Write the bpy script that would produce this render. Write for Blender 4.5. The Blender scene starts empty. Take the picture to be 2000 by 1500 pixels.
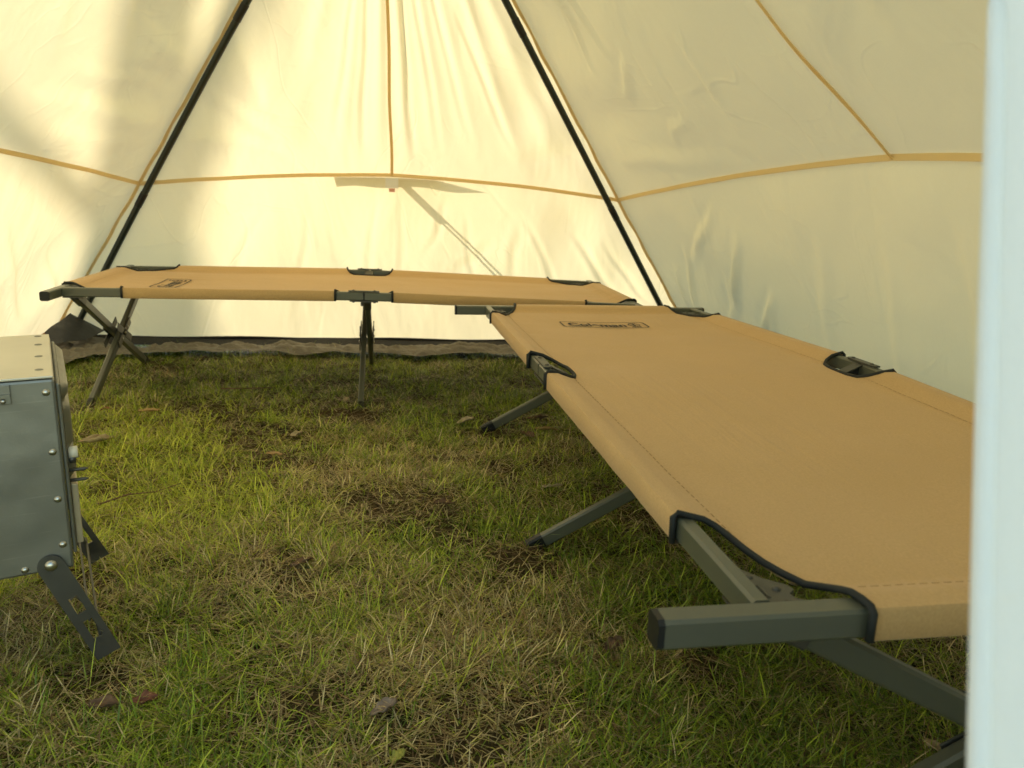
import bpy, bmesh, math, random
import numpy as np
from mathutils import Vector, Matrix, noise
random.seed(7)
rng = np.random.default_rng(11)
R = math.radians
sc = bpy.context.scene
C = sc.collection

# ------------------------------------------------------------ camera, sky, sun
PITCH, ROLL, CAMH = .2429, .0356, .7268
cd = bpy.data.cameras.new('camera')
cd.sensor_width = 36.0
cd.lens = 1535.5 / 2000 * 36
cd.clip_start = .02
cd.clip_end = 500
cd.dof.use_dof = True
cd.dof.focus_distance = 1.5
cd.dof.aperture_fstop = 8.0
cam = bpy.data.objects.new('camera', cd)
C.objects.link(cam)
cam.matrix_world = (Matrix.Translation((0, 0, CAMH)) @ Matrix.Rotation(math.pi / 2 - PITCH, 4, 'X')
                    @ Matrix.Rotation(ROLL, 4, 'Z'))
sc.camera = cam

# tent frame: u along the back wall, v outward through the back wall
TA = .1345
TU = Vector((math.cos(TA), math.sin(TA), 0))
TV = Vector((-math.sin(TA), math.cos(TA), 0))
TO = Vector((-.575, 3.61, 0))
SUN_DIR = (TU * -1.0 + TV * 1.0 + Vector((0, 0, .5))).normalized()     # towards the sun

w = bpy.data.worlds.new('World')
sc.world = w
w.use_nodes = True
nt = w.node_tree
sky = nt.nodes.new('ShaderNodeTexSky')
sky.sky_type = 'NISHITA'
sky.sun_disc = False
sky.dust_density = .1
sky.sun_elevation = math.asin(SUN_DIR.z)
sky.sun_rotation = math.atan2(SUN_DIR.x, SUN_DIR.y)
bg = nt.nodes['Background']
bg.inputs['Strength'].default_value = .122
wb = nt.nodes.new('ShaderNodeMix')          # warm white balance of the daylight, the same in every direction
wb.data_type = 'RGBA'; wb.blend_type = 'MULTIPLY'
wb.inputs['Factor'].default_value = 1
wb.inputs[7].default_value = (1, .92, .72, 1)
nt.links.new(sky.outputs[0], wb.inputs[6])
nt.links.new(wb.outputs[2], bg.inputs[0])

sl = bpy.data.lights.new('sun', 'SUN')
sl.energy = 2.95
sl.angle = R(.5)
sl.color = (1, .88, .68)
so = bpy.data.objects.new('sun', sl)
C.objects.link(so)
so.rotation_euler = SUN_DIR.to_track_quat('Z', 'Y').to_euler()
so.location = (0, 0, 12)

sc.view_settings.view_transform = 'Standard'
sc.view_settings.look = 'None'
sc.view_settings.gamma = 1
sc.view_settings.use_curve_mapping = False
sc.view_settings.exposure = 2.0
sc.render.engine = 'CYCLES'
sc.cycles.use_denoising = True
sc.cycles.max_bounces = 10
sc.cycles.diffuse_bounces = 7
sc.cycles.transmission_bounces = 8
sc.cycles.sample_clamp_indirect = 6

# ------------------------------------------------------------ materials
def srgb(r, g, b):
    f = lambda c: (c / 255 / 12.92) if c / 255 < .04045 else ((c / 255 + .055) / 1.055) ** 2.4
    return (f(r), f(g), f(b), 1)

class NT:
    def __init__(s, name):
        s.m = bpy.data.materials.new(name)
        s.m.use_nodes = True
        s.t = s.m.node_tree
        s.t.nodes.clear()
        s.out = s.t.nodes.new('ShaderNodeOutputMaterial')
    def n(s, kind, **kw):
        nd = s.t.nodes.new(kind)
        for k, val in kw.items():
            if k.startswith('_'):
                setattr(nd, k[1:], val)
            else:
                key = k.replace('__', ' ')
                if isinstance(val, bpy.types.NodeSocket):
                    s.t.links.new(val, nd.inputs[key])
                else:
                    nd.inputs[key].default_value = val
        return nd
    def l(s, a, b):
        s.t.links.new(a, b)
    def coord(s, which='Object', scale=(1, 1, 1), rot=(0, 0, 0)):
        tc = s.n('ShaderNodeTexCoord')
        mp = s.n('ShaderNodeMapping')
        s.l(tc.outputs[which], mp.inputs['Vector'])
        mp.inputs['Scale'].default_value = scale
        mp.inputs['Rotation'].default_value = rot
        return mp.outputs[0]
    def noise(s, vec, scale, detail=3, rough=.5, dist=0):
        nd = s.n('ShaderNodeTexNoise', Scale=scale, Detail=detail, Roughness=rough, Distortion=dist)
        s.l(vec, nd.inputs['Vector'])
        return nd.outputs['Fac']
    def ramp(s, fac, *stops):
        r = s.n('ShaderNodeValToRGB')
        e = r.color_ramp.elements
        while len(e) < len(stops):
            e.new(.5)
        for el, (p, c) in zip(e, stops):
            el.position = p
            el.color = c if len(c) == 4 else (*c, 1)
        s.l(fac, r.inputs[0])
        return r.outputs[0]
    def bump(s, h, strength, dist, normal=None):
        b = s.n('ShaderNodeBump', Strength=strength, Distance=dist)
        s.l(h, b.inputs['Height'])
        if normal:
            s.l(normal, b.inputs['Normal'])
        return b.outputs[0]
    def mixc(s, fac, a, b, mode='MIX'):
        m = s.n('ShaderNodeMix', _data_type='RGBA', _blend_type=mode)
        for sock, val in ((m.inputs['Factor'], fac), (m.inputs[6], a), (m.inputs[7], b)):
            if isinstance(val, bpy.types.NodeSocket):
                s.l(val, sock)
            else:
                sock.default_value = val
        return m.outputs[2]

def simple(name, col, rough=.6, metal=0, spec=.5, bump=None, var=.12, vscale=20):
    t = NT(name)
    v = t.coord()
    nz = t.noise(v, vscale, 4)
    c = t.mixc(nz, tuple(x * (1 - var) for x in col[:3]) + (1,), tuple(min(1, x * (1 + var)) for x in col[:3]) + (1,))
    p = t.n('ShaderNodeBsdfPrincipled', Roughness=rough, Metallic=metal)
    p.inputs['Specular IOR Level'].default_value = spec
    t.l(c, p.inputs['Base Color'])
    rr = t.n('ShaderNodeMapRange')
    rr.inputs['To Min'].default_value = rough * .85
    rr.inputs['To Max'].default_value = min(1, rough * 1.15)
    t.l(t.noise(v, vscale * 2.3, 3), rr.inputs['Value'])
    t.l(rr.outputs[0], p.inputs['Roughness'])
    if bump:
        t.l(t.bump(t.noise(v, bump[0], 3), bump[1], bump[2]), p.inputs['Normal'])
    t.l(p.outputs[0], t.out.inputs[0])
    return t.m

def cloth(name, col, transl=.5, wr=1.0, weave=900, tcol=None):
    """woven tent cotton: diffuse + translucent, soft creases and weave as bump"""
    t = NT(name)
    v = t.coord()
    big = t.noise(t.coord(scale=(1, 1, .45)), 2.6, 3, .5, .8)
    # sharp-ish creases: ridged noise
    def ridge(vec, scale, dist, width):
        n_ = t.noise(vec, scale, 2, .5, dist)
        m1 = t.n('ShaderNodeMath', _operation='SUBTRACT'); t.l(n_, m1.inputs[0]); m1.inputs[1].default_value = .5
        m2 = t.n('ShaderNodeMath', _operation='ABSOLUTE'); t.l(m1.outputs[0], m2.inputs[0])
        m3 = t.n('ShaderNodeMapRange', _interpolation_type='SMOOTHSTEP'); t.l(m2.outputs[0], m3.inputs['Value'])
        m3.inputs['From Min'].default_value = 0; m3.inputs['From Max'].default_value = width
        m3.inputs['To Min'].default_value = 1; m3.inputs['To Max'].default_value = 0
        return m3.outputs[0]
    r1 = ridge(t.coord(scale=(1, 1, .35), rot=(.3, .2, .5)), 2.3, 1.2, .022)
    r2 = ridge(t.coord(scale=(.5, .5, 1.3), rot=(.1, .5, .2)), 3.1, .9, .018)
    mask = t.ramp(t.noise(v, 1.9, 2), (.48, (0, 0, 0)), (.68, (1, 1, 1)))
    r2m = t.n('ShaderNodeMath', _operation='MULTIPLY'); t.l(r2, r2m.inputs[0]); t.l(mask, r2m.inputs[1])
    mask1 = t.ramp(t.noise(t.coord(rot=(1, .4, 2)), 1.5, 2), (.45, (0, 0, 0)), (.65, (1, 1, 1)))
    r1m = t.n('ShaderNodeMath', _operation='MULTIPLY'); t.l(r1, r1m.inputs[0]); t.l(mask1, r1m.inputs[1])
    wv = t.noise(v, weave, 1)
    nb = t.bump(big, .5 * wr, .06)
    nb = t.bump(r1m.outputs[0], .2 * wr, .01, nb)
    nb = t.bump(r2m.outputs[0], .18 * wr, .01, nb)
    nb = t.bump(t.noise(t.coord(scale=(1, 1, .5)), 9, 3, .5, .5), .3 * wr, .012, nb)
    nb = t.bump(wv, .15, .002, nb)
    slub = t.noise(t.coord(scale=(300, 300, 6)), 1, 2)
    c = t.mixc(slub, tuple(x * .96 for x in col[:3]) + (1,), col)
    d = t.n('ShaderNodeBsdfDiffuse'); t.l(c, d.inputs[0]); t.l(nb, d.inputs['Normal'])
    tr = t.n('ShaderNodeBsdfTranslucent'); t.l(nb, tr.inputs['Normal'])
    if tcol: tr.inputs[0].default_value = tcol
    else: t.l(c, tr.inputs[0])
    mx = t.n('ShaderNodeMixShader', Fac=transl)
    t.l(d.outputs[0], mx.inputs[1]); t.l(tr.outputs[0], mx.inputs[2])
    t.l(mx.outputs[0], t.out.inputs[0])
    return t.m

def canvas_mat():
    t = NT('cot_canvas')
    v = t.coord()
    nz = t.noise(v, 5, 4)
    c = t.mixc(nz, (.58, .375, .165, 1), (.67, .44, .205, 1))
    gr = t.noise(t.coord(), 330, 3, .7)
    c = t.mixc(t.ramp(gr, (.35, (.0, .0, .0)), (.7, (1, 1, 1))), t.mixc(.5, c, (.46, .28, .105, 1)), c)
    p = t.n('ShaderNodeBsdfPrincipled', Roughness=.82)
    p.inputs['Specular IOR Level'].default_value = .25
    p.inputs['Sheen Weight'].default_value = .15
    t.l(c, p.inputs['Base Color'])
    # long pull creases along the cot and fine weave
    cr = t.noise(t.coord(scale=(1.2, 16, 1)), 2.2, 3, .5, .4)
    mk = t.ramp(t.noise(v, 1.7, 1), (.5, (0, 0, 0)), (.7, (1, 1, 1)))
    mm = t.n('ShaderNodeMath', _operation='MULTIPLY'); t.l(cr, mm.inputs[0]); t.l(mk, mm.inputs[1])
    nb = t.bump(mm.outputs[0], .35, .012)
    nb = t.bump(t.noise(v, 6, 2), .25, .02, nb)
    nb = t.bump(gr, .25, .001, nb)
    t.l(nb, p.inputs['Normal'])
    t.l(p.outputs[0], t.out.inputs[0])
    return t.m

def grass_mat():
    t = NT('grass_blades')
    at = t.n('ShaderNodeAttribute', _attribute_name='col')
    p = t.n('ShaderNodeBsdfPrincipled', Roughness=.42)
    p.inputs['Specular IOR Level'].default_value = .45
    t.l(at.outputs['Color'], p.inputs['Base Color'])
    tr = t.n('ShaderNodeBsdfTranslucent'); t.l(at.outputs['Color'], tr.inputs[0])
    mx = t.n('ShaderNodeMixShader', Fac=.22)
    t.l(p.outputs[0], mx.inputs[1]); t.l(tr.outputs[0], mx.inputs[2])
    t.l(mx.outputs[0], t.out.inputs[0])
    return t.m

def soil_mat():
    t = NT('soil_turf')
    v = t.coord()
    n1 = t.noise(v, 3.5, 5, .6)
    n2 = t.noise(v, 60, 5, .7)
    c = t.mixc(t.ramp(n1, (.4, (0, 0, 0)), (.62, (1, 1, 1))), (.026, .024, .009, 1), (.055, .035, .017, 1))
    c = t.mixc(t.ramp(n2, (.4, (0, 0, 0)), (.7, (1, 1, 1))), c, (.09, .065, .03, 1))
    # open lawn beyond the tent walls: dry autumn grass
    ln = t.mixc(t.ramp(t.noise(v, 1.1, 5, .65), (.38, (0, 0, 0)), (.62, (1, 1, 1))), (.24, .25, .08, 1), (.42, .36, .16, 1))
    ln = t.mixc(t.ramp(n2, (.35, (0, 0, 0)), (.65, (1, 1, 1))), t.mixc(.5, ln, (.08, .08, .03, 1)), ln)
    dist = t.n('ShaderNodeVectorMath', _operation='DISTANCE'); t.l(v, dist.inputs[0]); dist.inputs[1].default_value = (-.35, 1.8, 0)
    mk = t.n('ShaderNodeMapRange'); t.l(dist.outputs['Value'], mk.inputs['Value'])
    mk.inputs['From Min'].default_value = 2.35; mk.inputs['From Max'].default_value = 2.6
    c = t.mixc(mk.outputs[0], c, ln)
    p = t.n('ShaderNodeBsdfPrincipled', Roughness=.95)
    p.inputs['Specular IOR Level'].default_value = .1
    t.l(c, p.inputs['Base Color'])
    t.l(t.bump(t.noise(v, 130, 4), .8, .01), p.inputs['Normal'])
    t.l(p.outputs[0], t.out.inputs[0])
    return t.m

def steel_mat():
    t = NT('galvanised_steel')
    v = t.coord()
    sp = t.noise(v, 260, 2)
    cl = t.noise(v, 9, 4)
    c = t.mixc(cl, (.20, .205, .19, 1), (.31, .315, .29, 1))
    soot = t.ramp(t.noise(v, 3.2, 5, .65), (.52, (0, 0, 0)), (.75, (1, 1, 1)))
    c = t.mixc(soot, c, t.mixc(.55, c, (.16, .12, .075, 1)))
    scr = t.ramp(t.noise(t.coord(scale=(1, 1, 30), rot=(.2, .5, 0)), 16, 2, .5), (.66, (0, 0, 0)), (.72, (1, 1, 1)))
    c = t.mixc(scr, c, t.mixc(.12, c, (.6, .6, .56, 1)))
    p = t.n('ShaderNodeBsdfPrincipled', Metallic=.85)
    t.l(c, p.inputs['Base Color'])
    rr = t.n('ShaderNodeMapRange'); t.l(t.noise(v, 30, 3), rr.inputs['Value'])
    rr.inputs['To Min'].default_value = .38; rr.inputs['To Max'].default_value = .55
    t.l(rr.outputs[0], p.inputs['Roughness'])
    nb = t.bump(t.noise(v, 7, 2), .45, .014)
    t.l(t.bump(sp, .1, .001, nb), p.inputs['Normal'])
    t.l(p.outputs[0], t.out.inputs[0])
    return t.m

def bark_mat():
    t = NT('bark')
    v = t.coord(scale=(1, 1, .25))
    n1 = t.noise(v, 22, 5, .65, .6)
    c = t.ramp(n1, (.35, (.03, .022, .015)), (.7, (.17, .13, .09)))
    p = t.n('ShaderNodeBsdfPrincipled', Roughness=.95)
    t.l(c, p.inputs['Base Color'])
    t.l(t.bump(n1, .8, .03), p.inputs['Normal'])
    t.l(p.outputs[0], t.out.inputs[0])
    return t.m

def leaf_mat(name, c0, c1):
    t = NT(name)
    v = t.coord()
    c = t.mixc(t.ramp(t.noise(v, 55, 4), (.35, (0, 0, 0)), (.65, (1, 1, 1))), (*c0, 1), (*c1, 1))
    p = t.n('ShaderNodeBsdfPrincipled', Roughness=.75)
    t.l(c, p.inputs['Base Color'])
    t.l(t.bump(t.noise(t.coord(scale=(1, 4, 1)), 90, 3), .5, .003), p.inputs['Normal'])
    t.l(p.outputs[0], t.out.inputs[0])
    return t.m

M = {}
M['tent'] = cloth('tent_cotton', (.95, .86, .61, 1), .25)
M['door'] = cloth('door_cotton_skylit', (.93, .93, .92, 1), .28, wr=.4)  # wall cotton whitened: outside skylight on the flap put into the colour
M['tape'] = cloth('seam_tape', (.90, .74, .42, 1), .36, wr=.3)
M['pole'] = simple('pole_enamel', (.012, .02, .017), .38, spec=.5, var=.2)
M['band'] = simple('black_webbing', (.018, .017, .018), .8, bump=(500, .4, .002))
M['skirt'] = simple('mud_skirt_polyester', (.15, .13, .095), .6, bump=(26, .6, .02), var=.25, vscale=6)
M['gusset'] = simple('black_gusset', (.012, .013, .015), .5, bump=(12, .4, .02))
M['leather'] = simple('brown_reinforcement', (.33, .15, .05), .7, var=.3, vscale=30)
M['canvas'] = canvas_mat()
M['binding'] = simple('black_binding', (.014, .017, .017), .75, bump=(600, .4, .001))
M['frame'] = simple('frame_olive_grey', (.095, .10, .07), .36, metal=.0, spec=.7, var=.06, bump=(450, .12, .001))
M['bracket'] = simple('bracket_grey', (.085, .083, .068), .45, metal=.35, spec=.5, var=.15, vscale=60)
M['cap'] = simple('black_plastic', (.012, .013, .013), .45, spec=.4)
M['rivet'] = simple('rivet_steel', (.5, .5, .47), .3, metal=1)
M['print'] = simple('dark_print', (.022, .02, .016), .7)
M['stitch'] = simple('stitching', (.36, .225, .095), .9, var=.4, vscale=200)
M['steel'] = steel_mat()
M['topsteel_lit'] = simple('top_plate_steel_lit', (.62, .60, .52), .38, metal=.85, var=.12, vscale=9)  # paler than the firebox: reflected tent light painted into the top's colour
M['darksteel'] = simple('dark_steel_plate', (.13, .13, .125), .42, metal=.8, var=.25, vscale=25)
M['ceramic'] = simple('white_knob', (.78, .74, .6), .35)
M['cream'] = simple('pale_plate_edge', (.55, .47, .32), .5, metal=.3)
M['red'] = simple('red_tag', (.72, .36, .27), .6)
M['white'] = simple('white_patch', (.82, .8, .74), .7)
M['grass'] = grass_mat()
M['soil'] = soil_mat()
M['bark'] = bark_mat()
M['rope'] = simple('guy_rope', (.35, .3, .2), .8)

# ------------------------------------------------------------ helpers
def obj(name, bm, mat, parent=None, smooth=False, me=None):
    if me is None:
        me = bpy.data.meshes.new(name)
        bmesh.ops.recalc_face_normals(bm, faces=bm.faces)
        bm.to_mesh(me)
        bm.free()
    me.materials.clear()
    me.materials.append(M[mat] if isinstance(mat, str) else mat)
    if smooth:
        me.polygons.foreach_set('use_smooth', [True] * len(me.polygons))
    o = bpy.data.objects.new(name, me)
    C.objects.link(o)
    if parent:
        o.parent = parent
    return o

def thing(name, label, cat, loc=(0, 0, 0), rot=(0, 0, 0), group=None):
    o = bpy.data.objects.new(name, None)
    o.empty_display_size = .1
    C.objects.link(o)
    o.location = loc
    o.rotation_euler = rot
    tag(o, label, cat, group)
    return o

def tag(o, label=None, cat=None, group=None, kind=None):
    for k, val in (('label', label), ('category', cat), ('group', group), ('kind', kind)):
        if val:
            o[k] = val
    return o

def V(*a):
    return Vector(a)

def bar(bm, p0, p1, w_, h_, up=(0, 0, 1), ch=.003):
    """rectangular tube p0->p1: w_ across, h_ along up, chamfered corners, closed ends"""
    p0, p1 = Vector(p0), Vector(p1)
    d = (p1 - p0).normalized()
    up = Vector(up)
    up = (up - d * up.dot(d)).normalized()
    s = d.cross(up)
    hw, hh = w_ / 2, h_ / 2
    sec = [(hw - ch, -hh), (hw, -hh + ch), (hw, hh - ch), (hw - ch, hh), (-hw + ch, hh), (-hw, hh - ch), (-hw, -hh + ch), (-hw + ch, -hh)]
    rings = []
    for p in (p0, p1):
        rings.append([bm.verts.new(p + s * a + up * b) for a, b in sec])
    for i in range(8):
        j = (i + 1) % 8
        bm.faces.new((rings[0][i], rings[0][j], rings[1][j], rings[1][i]))
    bm.faces.new(rings[0][::-1])
    bm.faces.new(rings[1])

def box(bm, x0, x1, y0, y1, z0, z1, ch=0):
    vs = [bm.verts.new((x, y, z)) for z in (z0, z1) for x, y in ((x0, y0), (x1, y0), (x1, y1), (x0, y1))]
    fs = [bm.faces.new([vs[i] for i in f]) for f in ((3, 2, 1, 0), (4, 5, 6, 7), (0, 1, 5, 4), (1, 2, 6, 5), (2, 3, 7, 6), (3, 0, 4, 7))]
    if ch:
        es = list({e for f in fs for e in f.edges})
        bmesh.ops.bevel(bm, geom=es, offset=ch, segments=2, affect='EDGES', profile=.5)

def tube(bm, pts, r, n=8, cap=True, flat=1.0, upv=None):
    pts = [Vector(p) for p in pts]
    rings = []
    prev = None
    for i, p in enumerate(pts):
        d = (pts[min(i + 1, len(pts) - 1)] - pts[max(i - 1, 0)]).normalized()
        ref = Vector(upv) if upv else (Vector((0, 0, 1)) if abs(d.z) < .9 else Vector((1, 0, 0)))
        a = d.cross(ref).normalized()
        b = a.cross(d).normalized()
        rr = r[i] if isinstance(r, (list, tuple)) else r
        rings.append([bm.verts.new(p + a * (rr * math.cos(k * 2 * math.pi / n)) + b * (rr * flat * math.sin(k * 2 * math.pi / n))) for k in range(n)])
    for q in range(len(rings) - 1):
        for k in range(n):
            j = (k + 1) % n
            bm.faces.new((rings[q][k], rings[q][j], rings[q + 1][j], rings[q + 1][k]))
    if cap:
        bm.faces.new(rings[0][::-1])
        bm.faces.new(rings[-1])

def plate(bm, poly, z0, z1):
    lo = [bm.verts.new((x, y, z0)) for x, y in poly]
    hi = [bm.verts.new((x, y, z1)) for x, y in poly]
    n = len(poly)
    bm.faces.new(lo[::-1]); bm.faces.new(hi)
    for i in range(n):
        j = (i + 1) % n
        bm.faces.new((lo[i], lo[j], hi[j], hi[i]))

def dome(bm, c, nrm, r, h):
    c = Vector(c); nrm = Vector(nrm).normalized()
    a = nrm.orthogonal().normalized(); b = nrm.cross(a)
    rings = []
    for q, (fr, fh) in enumerate(((1, 0), (.86, .5), (.5, .88))):
        rings.append([bm.verts.new(c + (a * math.cos(k * math.pi / 5) + b * math.sin(k * math.pi / 5)) * r * fr + nrm * h * fh) for k in range(10)])
    top = bm.verts.new(c + nrm * h)
    for q in range(2):
        for k in range(10):
            j = (k + 1) % 10
            bm.faces.new((rings[q][k], rings[q][j], rings[q + 1][j], rings[q + 1][k]))
    for k in range(10):
        bm.faces.new((rings[2][k], rings[2][(k + 1) % 10], top))

def grid(bm, fn, ns, nt_):
    vs = [[bm.verts.new(fn(i / ns, j / nt_)) for j in range(nt_ + 1)] for i in range(ns + 1)]
    for i in range(ns):
        for j in range(nt_):
            bm.faces.new((vs[i][j], vs[i + 1][j], vs[i + 1][j + 1], vs[i][j + 1]))
    return vs

def lerp(a, b, t):
    return a + (b - a) * t

def sstep(a, b, x):
    t = max(0, min(1, (x - a) / (b - a)))
    return t * t * (3 - 2 * t)

def ground_h(x, y):
    return (-.012 + .018 * noise.noise(Vector((x * 1.3, y * 1.3, 3.1))) + .014 * noise.noise(Vector((x * 4.5, y * 4.5, 7.7)))
            + .008 * noise.noise(Vector((x * 12, y * 12, 1.7))))

# ------------------------------------------------------------ ground
def build_ground():
    bm = bmesh.new()
    # fine patch in the tent, coarse skirt to the horizon: one sheet, graded spacing
    def axis(lo, hi, step, far):
        a = list(np.arange(lo, hi + 1e-6, step))
        ext, d, x = [], step, hi
        while x < far:
            d *= 1.35; x += d; ext.append(x)
        pre, d, x = [], step, lo
        while x > -far:
            d *= 1.35; x -= d; pre.append(x)
        return pre[::-1] + a + ext
    xs, ys = axis(-2.6, 1.9, .035, 250), axis(-.2, 4.2, .035, 250)
    vs = [[bm.verts.new((x, y, ground_h(x, y) - .004)) for y in ys] for x in xs]
    for i in range(len(xs) - 1):
        for j in range(len(ys) - 1):
            bm.faces.new((vs[i][j], vs[i + 1][j], vs[i + 1][j + 1], vs[i][j + 1]))
    o = obj('ground', bm, 'soil', smooth=True)
    tag(o, 'dark soil and thatch under the lawn inside the tent', None, kind='structure')

# ------------------------------------------------------------ grass (stuff)
def vnoise(P, s, seed):
    return np.array([noise.noise(Vector((x * s + seed, y * s - seed, seed * .37))) for x, y in P])

def blades_mesh(name, pos, length, width, lean, ang, droop, cols, zoff):
    n = len(pos)
    ca, sa = np.cos(ang), np.sin(ang)
    f = np.stack([ca, sa], 1)
    side = np.stack([-sa, ca], 1)
    ts = np.array([0, .35, .7, 1.0])
    wf = np.array([1.0, .92, .62, 0])
    V_ = np.zeros((n, 7, 3), np.float32)
    k = 0
    for ti, (t, wq) in enumerate(zip(ts, wf)):
        th = lean + droop * t
        # integrate a simple arc
        hx = length * (np.sin(lean) * t + np.sin(lean + droop) * t * t * .5 - np.sin(lean) * t * t * .5)
        hz = length * (np.cos(lean) * t + np.cos(lean + droop) * t * t * .5 - np.cos(lean) * t * t * .5)
        c = np.stack([pos[:, 0] + f[:, 0] * hx, pos[:, 1] + f[:, 1] * hx, zoff + np.maximum(hz, .001)], 1)
        if ti < 3:
            off = np.stack([side[:, 0] * width * wq / 2, side[:, 1] * width * wq / 2, 0 * width], 1)
            V_[:, k] = c - off; V_[:, k + 1] = c + off; k += 2
        else:
            V_[:, k] = c
    base = (np.arange(n) * 7)[:, None]
    q1 = base + np.array([0, 1, 3, 2]); q2 = base + np.array([2, 3, 5, 4]); t1 = base + np.array([4, 5, 6])
    loops = np.concatenate([q1, q2, t1], 1).reshape(-1)
    starts = (np.arange(n)[:, None] * 11 + np.array([0, 4, 8])).reshape(-1)
    me = bpy.data.meshes.new(name)
    me.vertices.add(n * 7)
    me.vertices.foreach_set('co', V_.reshape(-1))
    me.loops.add(len(loops))
    me.loops.foreach_set('vertex_index', loops.astype(np.int32))
    me.polygons.add(n * 3)
    me.polygons.foreach_set('loop_start', starts.astype(np.int32))
    me.update(calc_edges=True)
    at = me.attributes.new('col', 'FLOAT_COLOR', 'POINT')
    cc = np.ones((n, 7, 4), np.float32)
    cc[:, :, :3] = cols[:, None, :]
    at.data.foreach_set('color', cc.reshape(-1))
    me.polygons.foreach_set('use_smooth', [True] * (n * 3))
    me.validate()
    return me

def build_grass():
    # tuft centres first, then blades round them, density falling with distance
    def sample(n, per_clump, spread):
        nc = n // per_clump
        y = .42 + (3.62 - .42) * rng.random(nc * 4)
        x = -2.15 + 3.65 * rng.random(nc * 4)
        keep = (np.abs(x) < .76 * y + .25) & (rng.random(nc * 4) < np.clip(1.25 / (y + .15), .3, 1))
        c = np.stack([x, y], 1)[keep][:nc]
        m = len(c)
        rad = spread * (.55 + 1.0 * rng.random(m))
        off = rng.normal(0, 1, (m * per_clump, 2)) * np.repeat(rad, per_clump)[:, None]
        p = np.repeat(c, per_clump, 0) + off
        wind = np.repeat(rng.random(m) * 2 * np.pi, per_clump)
        mix = np.repeat(rng.random(m) * 1.6, per_clump)
        o1 = np.arctan2(off[:, 1], off[:, 0])
        out = np.arctan2(np.sin(o1) + mix * np.sin(wind), np.cos(o1) + mix * np.cos(wind)) + rng.normal(0, .55, len(p))
        size = np.repeat(.65 + .85 * rng.random(m) ** 1.5, per_clump)
        tuft = np.repeat(rng.random(m), per_clump)
        return p, out, size, tuft
    def gh(P):
        return np.array([ground_h(x, y) for x, y in P]) - .006
    # dryness field and bare patches
    P, out, size, tuft = sample(400000, 18, .0135)
    dry = vnoise(P, 2.3, 4.2) * .8 + vnoise(P, 6.5, 9.1) * .6
    thin = vnoise(P, 3.2, 21.5) * .8 + .5 * vnoise(P, 9, 2.5)
    # worn, bare spots / strawy spots / lush spots of this lawn
    def spots(lst):
        return sum(a * np.exp(-((P[:, 0] - x) ** 2 + ((P[:, 1] - y) * .8) ** 2) / r ** 2) for x, y, r, a in lst)
    thin += spots([(-.75, 2.25, .2, .5), (-.16, 1.68, .17, .55), (-.40, 1.41, .1, .5), (.08, 2.4, .18, .4), (-.6, 2.7, .25, .4), (.3, 1.2, .2, .4), (-.32, 1.02, .1, .4), (-1.0, 2.9, .2, .35), (.05, .95, .1, .4)])
    dry += spots([(-.05, 1.28, .22, .5), (.02, 1.06, .18, .45), (-.45, 1.9, .2, .4), (-.2, 2.15, .2, .3), (-.55, 1.35, .15, .3)])
    dry -= spots([(-1.05, 2.2, .25, .5), (-.8, 1.7, .25, .4), (.0, 2.6, .3, .4), (-.3, .9, .2, .25), (.45, 1.0, .25, .3)])
    keep = rng.random(len(P)) < np.clip(1.05 - np.clip(thin - .1, 0, 1) * 1.7, .22, 1)
    for fx, fy in ((-.088, 2.381), (.055, 1.515), (-1.382, 2.439), (-.486, 2.489), (-.616, 1.069), (-.78, 1.365)):   # trodden round the feet
        keep &= ((P[:, 0] - fx) ** 2 + (P[:, 1] - fy + .04) ** 2 > .07 ** 2) | (rng.random(len(P)) < .2)
    P, dry, thin, out, size, tuft = (a[keep] for a in (P, dry, thin, out, size, tuft))
    n = len(P)
    h = np.where(rng.random(n) < .72, tuft, rng.random(n))
    dryp = np.clip(.18 + dry * .75 + (P[:, 1] < 1.45) * .07, .02, .72)
    isdry = h < dryp
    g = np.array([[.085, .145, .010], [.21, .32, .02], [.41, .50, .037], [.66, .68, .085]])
    d = np.array([[.62, .50, .22], [.76, .64, .35], [.36, .24, .10], [.66, .58, .21]])
    # light from the left painted into blade colour: paler, yellower lush turf there
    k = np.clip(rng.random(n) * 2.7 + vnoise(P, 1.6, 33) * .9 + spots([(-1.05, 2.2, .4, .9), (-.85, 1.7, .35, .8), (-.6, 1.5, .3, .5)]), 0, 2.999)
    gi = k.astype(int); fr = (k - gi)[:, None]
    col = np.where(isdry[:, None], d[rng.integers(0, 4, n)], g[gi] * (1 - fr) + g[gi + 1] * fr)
    col = col * (.6 + .75 * rng.random((n, 1)))
    L = np.where(isdry, .022 + .03 * rng.random(n), .021 + .034 * rng.random(n) ** 1.4) * (1 - .25 * np.clip(thin, 0, 1))
    L = L * size
    tall = rng.random(n) < .03
    L = np.where(tall, L * 1.6, L)
    Wd = .0009 + .0019 * rng.random(n) ** 1.6
    lean = np.where(isdry, .55 + .95 * rng.random(n), .40 + 1.0 * rng.random(n))
    droop = rng.random(n) * 1.1
    ang = out
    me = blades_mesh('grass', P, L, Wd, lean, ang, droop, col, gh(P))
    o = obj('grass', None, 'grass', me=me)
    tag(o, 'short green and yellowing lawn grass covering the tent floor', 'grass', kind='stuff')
    # thatch: flat lying dead stems
    P = sample(60000, 4, .02)[0]
    n = len(P)
    d2 = np.array([[.55, .43, .20], [.72, .59, .31], [.27, .17, .08], [.19, .12, .055], [.46, .38, .14]])
    col = d2[rng.integers(0, 5, n)] * (.45 + .6 * rng.random((n, 1)))
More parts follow.
